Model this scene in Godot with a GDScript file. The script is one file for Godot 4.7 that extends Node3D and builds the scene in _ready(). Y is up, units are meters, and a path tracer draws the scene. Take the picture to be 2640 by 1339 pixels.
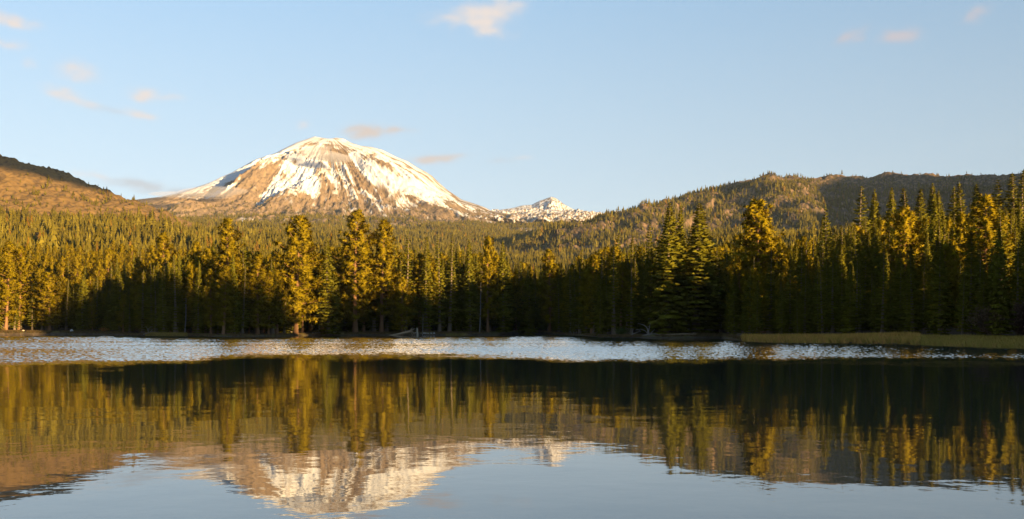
extends Node3D
# A mountain lake at sunset: calm water with a wind-ruffled band, a conifer shore, forested slopes, a snowy volcano.
# y is up, the camera looks along -z, metres; the lake surface is y = 0.

const FOCAL := 2938.0          # focal length in pixels of a picture 2640 pixels wide
const EYE := 2.0               # eye height above the water
var SUN := Vector3(0.602, 0.075, 0.795).normalized()
const SUN_ENERGY := 1.6
const EXPOSURE := 4.0

var rng := RandomNumberGenerator.new()
var n_big := FastNoiseLite.new()
var n_mid := FastNoiseLite.new()
var n_fine := FastNoiseLite.new()
var n_crag := FastNoiseLite.new()
var used := {}

# ---------------------------------------------------------------- helpers
func lerp_table(xs: PackedFloat32Array, ys: PackedFloat32Array, x: float) -> float:
	var n := xs.size()
	if x <= xs[0]:
		return ys[0]
	if x >= xs[n - 1]:
		return ys[n - 1]
	var lo := 0
	var hi := n - 1
	while hi - lo > 1:
		var m := (lo + hi) >> 1
		if xs[m] <= x:
			lo = m
		else:
			hi = m
	return lerpf(ys[lo], ys[hi], (x - xs[lo]) / (xs[hi] - xs[lo]))

func numbered(called: String) -> String:
	if not used.has(called):
		used[called] = 0
		return called
	used[called] += 1
	return "%s_%03d" % [called, used[called]]

func thing(called: String, label: String, category: String, at: Vector3, turn := 0.0, group := "") -> Node3D:
	var o := Node3D.new()
	o.name = numbered(called)
	add_child(o)
	o.position = at
	o.rotation.y = turn
	o.set_meta("label", label)
	o.set_meta("category", category)
	if group != "":
		o.set_meta("group", group)
	return o

func part(called: String, mesh: Mesh, mat: Material, parent: Node) -> MeshInstance3D:
	var o := MeshInstance3D.new()
	o.name = called
	o.mesh = mesh
	o.material_override = mat
	parent.add_child(o, true)
	return o

func structure(called: String, mesh: Mesh, label: String) -> MeshInstance3D:
	var o := MeshInstance3D.new()
	o.name = numbered(called)
	o.mesh = mesh
	add_child(o)
	o.set_meta("kind", "structure")
	o.set_meta("label", label)
	o.set_meta("category", called.replace("_", " "))
	return o

func grid_mesh(v: PackedVector3Array, c: PackedColorArray, cols: int, rows: int, mat: Material, flip := false) -> ArrayMesh:
	# v is row-major: rows of cols vertices
	var idx := PackedInt32Array()
	idx.resize((cols - 1) * (rows - 1) * 6)
	var nrm := PackedVector3Array()
	nrm.resize(v.size())
	var k := 0
	for r in rows - 1:
		for q in cols - 1:
			var a := r * cols + q
			var b := a + 1
			var d := a + cols
			var e := d + 1
			if flip:
				idx[k] = a; idx[k + 1] = d; idx[k + 2] = b; idx[k + 3] = b; idx[k + 4] = d; idx[k + 5] = e
			else:
				idx[k] = a; idx[k + 1] = b; idx[k + 2] = d; idx[k + 3] = b; idx[k + 4] = e; idx[k + 5] = d
			k += 6
	for r in rows:
		var r0 := maxi(r - 1, 0)
		var r1 := mini(r + 1, rows - 1)
		for q in cols:
			var q0 := maxi(q - 1, 0)
			var q1 := mini(q + 1, cols - 1)
			var n := (v[r * cols + q1] - v[r * cols + q0]).cross(v[r1 * cols + q] - v[r0 * cols + q])
			if n.y < 0.0:
				n = -n
			nrm[r * cols + q] = n.normalized() if n.length_squared() > 1e-9 else Vector3.UP
	var arr := []
	arr.resize(Mesh.ARRAY_MAX)
	arr[Mesh.ARRAY_VERTEX] = v
	arr[Mesh.ARRAY_NORMAL] = nrm
	if c.size():
		arr[Mesh.ARRAY_COLOR] = c
	arr[Mesh.ARRAY_INDEX] = idx
	var m := ArrayMesh.new()
	m.add_surface_from_arrays(Mesh.PRIMITIVE_TRIANGLES, arr)
	m.surface_set_material(0, mat)
	return m

func matte(vertex := true, rough := 1.0) -> StandardMaterial3D:
	var m := StandardMaterial3D.new()
	m.vertex_color_use_as_albedo = vertex
	m.roughness = rough
	m.metallic_specular = 0.12
	m.cull_mode = BaseMaterial3D.CULL_DISABLED
	return m

# collects loose triangles with a normal and a colour each
class Tris:
	var v := PackedVector3Array()
	var n := PackedVector3Array()
	var c := PackedColorArray()
	func tri(a: Vector3, b: Vector3, d: Vector3, nn: Vector3, col: Color) -> void:
		# clockwise is the front; the front looks along nn
		if (b - a).cross(d - a).dot(nn) > 0.0:
			v.append(a); v.append(d); v.append(b)
		else:
			v.append(a); v.append(b); v.append(d)
		n.append(nn); n.append(nn); n.append(nn)
		c.append(col); c.append(col); c.append(col)
	func tube(p: Array, r: Array, sides: int, col: Color) -> void:
		for i in p.size() - 1:
			var ax: Vector3 = (p[i + 1] - p[i]).normalized()
			var u := ax.cross(Vector3(0.31, 0.17, 0.93)).normalized()
			var w := ax.cross(u)
			for s in sides:
				var a0 := TAU * s / sides
				var a1 := TAU * (s + 1) / sides
				var d0 := u * cos(a0) + w * sin(a0)
				var d1 := u * cos(a1) + w * sin(a1)
				var p00: Vector3 = p[i] + d0 * r[i]
				var p01: Vector3 = p[i] + d1 * r[i]
				var p10: Vector3 = p[i + 1] + d0 * r[i + 1]
				var p11: Vector3 = p[i + 1] + d1 * r[i + 1]
				tri4(p00, p01, p11, d0, d1, d1, col)
				tri4(p00, p11, p10, d0, d1, d0, col)
	func tri4(a: Vector3, b: Vector3, d: Vector3, na: Vector3, nb: Vector3, nd: Vector3, col: Color) -> void:
		if (b - a).cross(d - a).dot(na) > 0.0:
			v.append(a); v.append(d); v.append(b)
			n.append(na); n.append(nd); n.append(nb)
		else:
			v.append(a); v.append(b); v.append(d)
			n.append(na); n.append(nb); n.append(nd)
		c.append(col); c.append(col); c.append(col)
	func mesh() -> ArrayMesh:
		var arr := []
		arr.resize(Mesh.ARRAY_MAX)
		arr[Mesh.ARRAY_VERTEX] = v
		arr[Mesh.ARRAY_NORMAL] = n
		arr[Mesh.ARRAY_COLOR] = c
		var m := ArrayMesh.new()
		m.add_surface_from_arrays(Mesh.PRIMITIVE_TRIANGLES, arr)
		return m

func rdir() -> Vector3:
	var z := rng.randf_range(-1.0, 1.0)
	var a := rng.randf() * TAU
	var s := sqrt(1.0 - z * z)
	return Vector3(s * cos(a), z, s * sin(a))

# ---------------------------------------------------------------- the lie of the land
# the lake's edge: bearing in degrees (0 = straight ahead, right positive) and distance from the viewpoint
var shore_b := PackedFloat32Array()
var shore_r := PackedFloat32Array()

func lay_shore() -> void:
	for p in [[-180.0, 7.0], [-120.0, 12.0], [-90.0, 45.0], [-60.0, 170.0], [-40.0, 390.0], [-30.0, 440.0]]:
		shore_b.append(p[0]); shore_r.append(p[1])
	# points of the far shore: across (x / distance, in pixels from the middle) and distance ahead
	for p in [[-1320, 411], [-1170, 420], [-1020, 420], [-950, 379], [-920, 354], [-840, 354], [-720, 346], [-620, 367], [-520, 420], [-370, 435], [-220, 442], [-20, 470], [5, 520], [80, 507], [160, 405], [200, 346], [230, 287], [380, 287], [540, 292], [565, 255], [585, 215], [605, 194], [680, 178], [880, 170], [1030, 163], [1033, 155], [1130, 140], [1320, 122]]:
		var t: float = p[0] / FOCAL
		shore_b.append(rad_to_deg(atan(t)))
		shore_r.append(p[1] * sqrt(1.0 + t * t))
	for p in [[30.0, 105.0], [40.0, 82.0], [60.0, 55.0], [90.0, 28.0], [120.0, 14.0], [180.0, 7.0]]:
		shore_b.append(p[0]); shore_r.append(p[1])

func shore_at(b: float) -> float:
	return lerp_table(shore_b, shore_r, b) + n_mid.get_noise_2d(b * 22.0, 7.0) * minf(3.0, 0.012 * lerp_table(shore_b, shore_r, b))

var rise_d := PackedFloat32Array([0, 150, 220, 300, 430, 600, 900, 1500, 2200, 3000, 4000, 5000, 6500, 8000, 11000])
var rise_x := PackedFloat32Array([-1320, -570, 130, 630, 1320])
var rise_h := [
	PackedFloat32Array([0, 0, 0, 0, 0, 6, 33, 98, 190, 265, 350, 450, 600, 700, 700]),
	PackedFloat32Array([0, 0, 0, 0, 0, 5, 24, 82, 152, 220, 320, 430, 590, 800, 700]),
	PackedFloat32Array([0, 0, 0, 0, 0, 2, 12, 50, 100, 160, 262, 388, 588, 740, 700]),
	PackedFloat32Array([0, 0, 0, 0.3, 5, 13, 28, 80, 165, 230, 310, 430, 590, 720, 700]),
	PackedFloat32Array([0, 0, 1, 5, 17, 29, 44, 92, 175, 240, 310, 430, 590, 720, 700]),
	PackedFloat32Array([0, 0, 0, 0, 1, 2, 4, 8, 12, 16, 20, 24, 30, 30, 30]),
]

func rise(b: float, d: float) -> float:
	var k := tan(deg_to_rad(clampf(b, -50.0, 50.0))) * FOCAL
	var h: float
	if k <= rise_x[0]:
		h = lerp_table(rise_d, rise_h[0], d)
	elif k >= rise_x[4]:
		h = lerp_table(rise_d, rise_h[4], d)
	else:
		var i := 0
		while k > rise_x[i + 1]:
			i += 1
		var t := smoothstep(rise_x[i], rise_x[i + 1], k)
		h = lerpf(lerp_table(rise_d, rise_h[i], d), lerp_table(rise_d, rise_h[i + 1], d), t)
	var away := smoothstep(28.0, 60.0, absf(b))
	if away > 0.0:
		h = lerpf(h, lerp_table(rise_d, rise_h[5], d), away)
	return h

func base_height(x: float, z: float) -> float:
	var d := sqrt(x * x + z * z)
	var b := rad_to_deg(atan2(x, -z))
	var e := d - shore_at(b)
	if e < 0.0:
		return maxf(-2.5, e * 0.07)
	var h := 0.38 * (1.0 - exp(-e / 1.6)) + 0.011 * minf(e, 60.0) + rise(b, d)
	h += n_mid.get_noise_2d(x * 1.1, z * 1.1) * 0.5 * clampf(e / 12.0, 0.0, 1.0)
	# a wooded knoll on the near right bank, out of view: it keeps the low sun off part of the far shore
	var kn := Vector2((x - 161.0 - 0.757 * (z + 30.0)) / 42.0, z + 20.0)
	h += 22.0 * exp(-pow(kn.x, 8.0) - (kn.y * kn.y) / 1800.0)
	h += n_big.get_noise_2d(x * 0.5, z * 0.5) * 34.0 * smoothstep(700.0, 2600.0, d)
	return h

const PEAK := Vector3(-1280, 0, -8000)
var pl_r := PackedFloat32Array([0, 60, 106, 150, 196, 237, 335, 376, 506, 539, 678, 814, 953, 1035, 1157, 1323, 1365, 1800, 2400, 3200])
var pl_h := PackedFloat32Array([1343, 1352, 1361, 1346, 1331, 1317, 1268, 1244, 1203, 1187, 1105, 1042, 993, 966, 939, 920, 914, 870, 780, 600])
var pr_r := PackedFloat32Array([0, 44, 98, 147, 215, 291, 370, 474, 545, 624, 673, 719, 760, 822, 926, 1005, 1084, 1133, 1155, 1400, 1800, 2500, 3200])
var pr_h := PackedFloat32Array([1343, 1352, 1345, 1317, 1295, 1287, 1266, 1214, 1187, 1137, 1113, 1083, 1042, 988, 917, 892, 865, 840, 835, 790, 720, 600, 450])
var pf_r := PackedFloat32Array([0, 60, 200, 400, 700, 1000, 1300, 1600, 2200, 3000, 4000])
var pf_h := PackedFloat32Array([1343, 1335, 1258, 1130, 945, 790, 685, 610, 510, 410, 300])
# a rocky rib down the near left face: across from the summit, towards the viewer
var rib_a := [[Vector2(-150, 330), Vector2(-330, 620), 70.0], [Vector2(-330, 620), Vector2(-430, 820), 95.0], [Vector2(-430, 820), Vector2(-640, 1180), 60.0], [Vector2(-30, 900), Vector2(-140, 1200), 40.0], [Vector2(330, 520), Vector2(520, 900), 35.0], [Vector2(620, 500), Vector2(900, 900), 30.0]]

func cone(x: float, z: float) -> float:
	var dx := x - PEAK.x
	var dz := z - PEAK.z
	var r := sqrt(dx * dx + dz * dz)
	if r > 4000.0:
		return -500.0
	var c := 0.0 if r < 0.01 else dx / r
	var s := 0.0 if r < 0.01 else dz / r
	var side := lerp_table(pl_r, pl_h, r) if dx < 0.0 else lerp_table(pr_r, pr_h, r)
	var front := lerp_table(pf_r, pf_h, r)
	var ease := 1.0 - maxf(dz, 0.0) / 8000.0   # nearer slopes stand a little lower, so that the shoulders stay lean
	var h := lerpf(front, side * ease, c * c)
	if s > 0.0:
		var amp := smoothstep(80.0, 600.0, r) * smoothstep(0.2, 0.75, s)
		var a := atan2(c, s)
		h += amp * (n_fine.get_noise_2d(a * 420.0, r * 0.12) * 26.0 + n_mid.get_noise_2d(a * 130.0 + 40.0, r * 0.06) * 70.0)
		h += amp * (n_fine.get_noise_2d(x * 1.6, z * 1.6) * 9.0 + n_crag.get_noise_2d(a * 650.0, r * 0.12) * 24.0 + n_crag.get_noise_2d(x * 1.1, z * 1.1) * 13.0)
		var p := Vector2(dx, dz)
		for q in rib_a:
			var ab: Vector2 = q[1] - q[0]
			var t := clampf((p - q[0]).dot(ab) / ab.length_squared(), 0.0, 1.0)
			var near: Vector2 = q[0] + ab * t
			var off := (p - near).length()
			if off < 320.0:
				var west: bool = ab.cross(p - near) > 0.0
				var wide := 55.0 if west else 150.0
				h += q[2] * exp(-off * off / (wide * wide))
	else:
		h += s * 60.0
	return h

const HORN := Vector3(327, 0, -9500)
var horn_x := PackedFloat32Array([-1400, -760, -450, -320, -246, -162, -94, -60, 0, 39, 103, 162, 226, 281, 310, 360, 420, 470, 520, 700, 1200])
var horn_h := PackedFloat32Array([900, 985, 1001, 1020, 1040, 1046, 1082, 1092, 1114, 1101, 1053, 1020, 990, 978, 956, 956, 940, 930, 900, 850, 700])

func horn(x: float, z: float) -> float:
	var dx := x - HORN.x
	var dz := z - HORN.z
	if absf(dx) > 1700.0 or dz < -900.0 or dz > 2600.0:
		return -500.0
	var top := lerp_table(horn_x, horn_h, dx + n_mid.get_noise_2d(x * 0.8, z * 0.8) * 120.0 * smoothstep(30.0, 500.0, absf(dz)))
	var shelf := minf(top, 985.0) - maxf(dz, 0.0) * 0.125 - maxf(-dz, 0.0) * 0.5
	var h := maxf(top - absf(dz) * 0.42, shelf)
	h += (n_fine.get_noise_2d(x * 1.6, z * 1.6) * 9.0 + n_crag.get_noise_2d(x * 0.6, z * 0.6) * 14.0 + n_mid.get_noise_2d(x * 0.5, z * 0.5) * 45.0) * smoothstep(20.0, 250.0, absf(dz))
	return h

# the far white ridge that shows in the gap
func far_ridge(x: float, z: float) -> float:
	var dx := x - 1040.0
	var dz := z + 11500.0
	return 1215.0 - absf(dx) * 0.22 - absf(dz) * 0.4

# hills drawn by a crest line: x, z, height; the land falls away from it on both sides
var left_crest := [[-1739, -2530, 451], [-1461, -2650, 445], [-1231, -2740, 421], [-1212, -2748, 416], [-1194, -2757, 410], [-1168, -2768, 397], [-1150, -2776, 398], [-1124, -2787, 392], [-1105, -2796, 389], [-1085, -2804, 375], [-1059, -2815, 373], [-1039, -2824, 361], [-1019, -2832, 347], [-993, -2843, 343], [-979, -2848, 330], [-972, -2851, 326], [-949, -2861, 297], [-929, -2869, 262], [-876, -2890, 210], [-796, -2922, 162]]
var right_crest := [[170, -2700, 190], [222, -2640, 262], [300, -2650, 282], [384, -2700, 292], [440, -2740, 303], [490, -2800, 322], [530, -2840, 342], [575, -2880, 360], [606, -2940, 386], [640, -2970, 393], [693, -3010, 400], [745, -3050, 414], [800, -3080, 412], [890, -3110, 424], [985, -3120, 428], [1080, -3120, 428], [1180, -3100, 424], [1300, -3000, 410], [1500, -2800, 405], [1650, -2300, 500], [1750, -1800, 505], [1800, -1400, 430], [1800, -1100, 150]]

func crest_height(line: Array, x: float, z: float, front: float, back: float) -> float:
	var best := -1e9
	for i in line.size() - 1:
		var a := Vector2(line[i][0], line[i][1])
		var b := Vector2(line[i + 1][0], line[i + 1][1])
		var ab := b - a
		var p := Vector2(x, z)
		var t := clampf((p - a).dot(ab) / ab.length_squared(), 0.0, 1.0)
		var off := p - (a + ab * t)
		var far := off.length()
		var k := back if ab.cross(off) < 0.0 else front
		var h := lerpf(line[i][2], line[i + 1][2], t) - far * k
		best = maxf(best, h)
	return best

func left_hill(x: float, z: float) -> float:
	var h := crest_height(left_crest, x, z, 0.42, 0.5)
	if h < 60.0:
		return h
	var low := clampf((440.0 - h) / 120.0, 0.0, 1.0)
	h += n_fine.get_noise_2d(x * 1.5, z * 0.25) * (2.0 + 2.5 * low) + n_mid.get_noise_2d(x * 0.6, z * 0.2) * 20.0 * low + n_crag.get_noise_2d(x * 2.2, z * 1.4) * (9.0 - 3.5 * low) + n_fine.get_noise_2d(x * 11.0, z * 11.0) * (4.0 - 2.0 * low)
	return h

const FARTHER := 1.6

func right_hill(x: float, z: float) -> float:
	return FARTHER * hill_shape(x / FARTHER, z / FARTHER)

func hill_shape(x: float, z: float) -> float:
	var h := crest_height(right_crest, x, z, 0.36, 0.3)
	if h < 60.0:
		return h
	# a spur that runs down from the crest, and the hollow beside it
	var sx := x - (700.0 - (z + 3000.0) * 0.12)
	var down := smoothstep(-2960.0, -2760.0, z) * (1.0 - smoothstep(-2300.0, -1900.0, z))
	h += 50.0 * down * exp(-sx * sx / (90.0 * 90.0)) - 30.0 * down * exp(-(sx - 230.0) * (sx - 230.0) / (170.0 * 170.0))
	h += n_mid.get_noise_2d(x * 0.8, z * 0.8) * 30.0 * smoothstep(0.0, 200.0, absf(z + 3000.0)) + n_fine.get_noise_2d(x * 2.0, z * 2.0) * 6.0
	return h

func land(x: float, z: float) -> float:
	var h := base_height(x, z)
	if z < -1000.0:
		h = maxf(h, left_hill(x, z)) if x < 0.0 else h
		h = maxf(h, right_hill(x, z)) if x > 0.0 else h
		if z < -4000.0:
			h = maxf(h, cone(x, z))
			if z < -6800.0:
				h = maxf(h, horn(x, z))
	return h

# ---------------------------------------------------------------- sky, sun, camera
func cloud_blob(img: Image, bearing: float, up: float, wide: float, high: float, tilt: float, strength: float, tint: Color, seed_at: float) -> void:
	# a soft drift of cloud in the panorama: angles in degrees
	var w := img.get_width()
	var h := img.get_height()
	var cx := bearing / 360.0 * w      # forward (-z) lies at the panorama's edge
	var cy := (0.5 - up / 180.0) * h
	var rx := wide / 360.0 * w
	var ry := high / 180.0 * h
	for yy in range(int(cy - ry * 2.6), int(cy + ry * 2.6) + 1):
		if yy < 0 or yy >= h:
			continue
		for xx in range(int(cx - rx * 2.2), int(cx + rx * 2.2) + 1):
			var u := (xx - cx) / rx
			var v := (yy - cy - tilt * (xx - cx)) / ry
			v += n_fine.get_noise_2d(xx * 2.2 + seed_at, yy * 2.2) * 0.9
			u += n_fine.get_noise_2d(xx * 1.6 - seed_at, yy * 3.0 + 50.0) * 0.5
			var g := exp(-(u * u) - (v * v) * (1.6 if v > 0.0 else 1.0))
			g *= 0.72 + 0.65 * n_fine.get_noise_2d(xx * 3.1 + seed_at * 2.0, yy * 6.0)
			g = smoothstep(0.0, 0.95, g) * minf(1.0, strength * 1.25)
			if g > 0.004:
				var px := posmod(xx, w)
				img.set_pixel(px, yy, img.get_pixel(px, yy).lerp(tint, g))

func make_sky() -> Image:
	var w := 528   # 512 and a margin that is cut off again, so that the ends meet
	var h := 256
	var img := Image.create(w, h, false, Image.FORMAT_RGBAF)
	var zen := Color(0.06, 0.135, 0.30)
	var high := Color(0.35, 0.555, 0.785)
	var low := Color(0.655, 0.79, 0.855)
	var away := atan2(-SUN.x, SUN.z)   # bearing of the point opposite the sun
	for y in h:
		var up := 90.0 - (y + 0.5) / h * 180.0
		var c: Color
		if up < 0.0:
			c = Color(0.25, 0.27, 0.27)
		elif up < 17.0:
			c = low.lerp(high, pow(clampf((up - 3.0) / 14.0, 0.0, 1.0), 0.95))
		else:
			c = high.lerp(zen, pow((up - 17.0) / 73.0, 0.6))
		for x in w:
			var b := (x - 7.5) / 512.0 * TAU
			var k := 1.0
			if up >= 0.0:
				k += 0.25 * cos(2.0 * (b - away)) * clampf(1.3 - up / 60.0, 0.0, 1.0)
			img.set_pixel(x, y, Color(c.r * k, c.g * k, c.b * k) * (1.0 / EXPOSURE))
	img.resize(4224, 2048, Image.INTERPOLATE_CUBIC)
	return img.get_region(Rect2i(64, 0, 4096, 2048))

func build_world() -> void:
	var cam := Camera3D.new()
	cam.name = "camera"
	cam.projection = Camera3D.PROJECTION_FRUSTUM
	cam.near = 0.5
	cam.size = 0.5 * 1339.0 / FOCAL
	cam.frustum_offset = Vector2(0, 0.5 * (851.0 - 669.5) / FOCAL)
	cam.far = 20000.0
	cam.position = Vector3(0, EYE, 0)
	add_child(cam)
	cam.current = true
	var img := make_sky()
	var warm := Color(0.87, 0.765, 0.70) * (1.0 / EXPOSURE)
	var faint := Color(0.62, 0.57, 0.60) * (1.0 / EXPOSURE)
	var dusky := Color(0.74, 0.62, 0.54) * (1.0 / EXPOSURE)
	var pale := Color(0.60, 0.64, 0.68) * (1.0 / EXPOSURE)
	# bearing, height, half width, half height (degrees), tilt, strength, warm or grey
	var list := [
		[-23.7, 14.0, 0.95, 0.30, 0.14, 0.95, 0], [-24.0, 13.0, 0.9, 0.2, 0.06, 0.6, 0], [-20.9, 12.05, 0.9, 0.42, 0.1, 0.75, 0], [-23.0, 12.1, 0.3, 0.28, 0.0, 0.35, 0],
		[-21.6, 11.0, 0.75, 0.34, 0.2, 0.85, 0], [-20.7, 10.6, 1.1, 0.2, 0.22, 0.6, 0], [-19.6, 10.35, 0.9, 0.14, 0.1, 0.45, 1], [-17.8, 11.1, 0.7, 0.36, 0.05, 0.9, 0], [-18.1, 10.25, 0.8, 0.2, 0.08, 0.85, 0], [-16.6, 11.1, 0.7, 0.16, 0.0, 0.35, 0],
		[-7.1, 9.85, 1.3, 0.34, -0.05, 1.0, 2], [-10.4, 10.0, 0.35, 0.22, -0.2, 0.4, 0], [-5.6, 9.95, 0.8, 0.12, -0.03, 0.6, 2],
		[-1.7, 15.3, 1.7, 0.75, 0.1, 0.95, 0], [-0.6, 15.9, 1.2, 0.5, -0.1, 0.6, 0], [-3.4, 15.3, 1.0, 0.3, 0.0, 0.45, 0],
		[16.6, 13.9, 0.7, 0.4, -0.3, 0.5, 3], [18.75, 13.75, 0.95, 0.34, 0.05, 0.75, 3], [18.3, 13.85, 0.5, 0.25, 0.0, 0.5, 3], [22.1, 14.4, 0.6, 0.4, -0.25, 0.5, 3],
		[-4.1, 8.5, 1.2, 0.24, -0.04, 0.9, 2], [-3.0, 8.65, 0.8, 0.13, -0.1, 0.6, 2], [-0.7, 8.5, 1.0, 0.11, -0.05, 0.5, 1], [0.6, 8.65, 0.6, 0.09, 0.0, 0.35, 0],
		[-18.6, 6.95, 1.7, 0.26, 0.03, 0.85, 1], [-17.0, 6.65, 1.5, 0.2, 0.05, 0.7, 1], [-20.3, 7.3, 0.9, 0.16, 0.12, 0.4, 0], [-15.4, 6.7, 1.2, 0.2, 0.0, 0.5, 1],
	]
	rng.seed = 4
	for i in 46:   # the same thin drifts go on all round
		list.append([rng.randf_range(30.0, 330.0), rng.randf_range(7.0, 24.0), rng.randf_range(0.6, 1.8), rng.randf_range(0.2, 0.6), 0.05, rng.randf_range(0.3, 0.8), 0])
	for i in list.size():   # each drift is a few ragged shreds
		var a: Array = list[i]
		for j in 4:
			var du: float = rng.randf_range(-0.75, 0.75) * a[2] if j > 0 else 0.0
			var dv: float = rng.randf_range(-0.6, 0.6) * a[3] if j > 0 else 0.0
			var sc := 1.0 if j == 0 else rng.randf_range(0.35, 0.6)
			cloud_blob(img, a[0] + du, a[1] + dv - a[4] * du, a[2] * sc, a[3] * sc, a[4], a[5] * (0.8 if j == 0 else 0.55), [warm, pale, dusky, faint][a[6]], i * 137.0 + j * 31.0)
	var sky_mat := PanoramaSkyMaterial.new()
	sky_mat.panorama = ImageTexture.create_from_image(img)
	var sky := Sky.new()
	sky.sky_material = sky_mat
	var env := Environment.new()
	env.background_mode = Environment.BG_SKY
	env.sky = sky
	env.tonemap_mode = Environment.TONE_MAPPER_LINEAR
	env.tonemap_exposure = EXPOSURE
	env.fog_enabled = true
	env.fog_density = 0.000012
	env.fog_light_color = Color(0.80, 0.88, 1.0)
	env.volumetric_fog_enabled = true
	env.volumetric_fog_density = 0.0
	env.sdfgi_enabled = true
	env.ssao_enabled = true
	env.ssil_enabled = true
	var we := WorldEnvironment.new()
	we.name = "world"
	we.environment = env
	add_child(we)
	var sun := DirectionalLight3D.new()
	sun.name = "sun"
	sun.light_energy = SUN_ENERGY
	sun.light_color = Color(1.0, 0.68, 0.31).linear_to_srgb()
	sun.light_angular_distance = 0.5
	sun.shadow_enabled = true
	add_child(sun)
	sun.look_at_from_position(SUN * 100.0, Vector3.ZERO)

# ---------------------------------------------------------------- ground and water
func build_ground() -> void:
	var bs := PackedFloat32Array()
	var b := -180.0
	while b < 180.001:
		bs.append(b)
		b += 0.09 if absf(b) < 27.0 else (0.5 if absf(b) < 60.0 else 2.0)
	if bs[bs.size() - 1] < 179.99:
		bs.append(180.0)
	var offs := PackedFloat32Array([-40, -12, -4, -1.2, 0, 0.5, 1.2, 2.4, 4, 7, 11, 17, 25, 36, 50, 70, 95, 125, 160, 200])
	var cols := bs.size()
	var d := 0.0
	var more := PackedFloat32Array()
	d = 1.0
	for i in 100:
		more.append(pow(float(i + 1) / 100.0, 1.9))
	var rows := offs.size() + more.size()
	var v := PackedVector3Array()
	var c := PackedColorArray()
	v.resize(rows * cols)
	c.resize(rows * cols)
	var duff := Color(0.085, 0.058, 0.036)
	var grass := Color(0.15, 0.125, 0.045)
	var mud := Color(0.10, 0.075, 0.05)
	for q in cols:
		var rs := shore_at(bs[q])
		var dir := Vector3(sin(deg_to_rad(bs[q])), 0, -cos(deg_to_rad(bs[q])))
		for r in rows:
			var dist := rs + offs[r] if r < offs.size() else rs + 200.0 + more[r - offs.size()] * 8500.0
			dist = maxf(dist, 0.4)
			var x := dir.x * dist
			var z := dir.z * dist
			var y := base_height(x, z)
			v[r * cols + q] = Vector3(x, y, z)
			var e := dist - rs
			var g := n_fine.get_noise_2d(x * 3.0, z * 3.0)
			var col := mud.lerp(grass, smoothstep(0.4, 2.0, e + g * 2.0))
			col = col.lerp(duff, smoothstep(5.0, 16.0, e + g * 8.0))
			if dist > 450.0:
				col = col.lerp(Color(0.17, 0.125, 0.035), smoothstep(0.16, 0.26, n_mid.get_noise_2d(x * 0.8 - 700.0, z * 0.45)))
			c[r * cols + q] = col * (1.0 + 0.5 * n_fine.get_noise_2d(x * 9.0, z * 9.0))
	structure("ground", grid_mesh(v, c, cols, rows, matte(), true), "forest floor and grassy bank round the lake")

const WAVE := 0.040
var ripple: ImageTexture

func water_mat(slope: float, rough: float) -> StandardMaterial3D:
	var m := StandardMaterial3D.new()
	m.albedo_color = Color(0.008, 0.017, 0.021).linear_to_srgb()
	m.roughness = rough
	m.metallic_specular = 0.5
	m.normal_enabled = true
	m.normal_texture = ripple
	m.normal_scale = slope
	m.cull_mode = BaseMaterial3D.CULL_DISABLED
	return m

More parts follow.
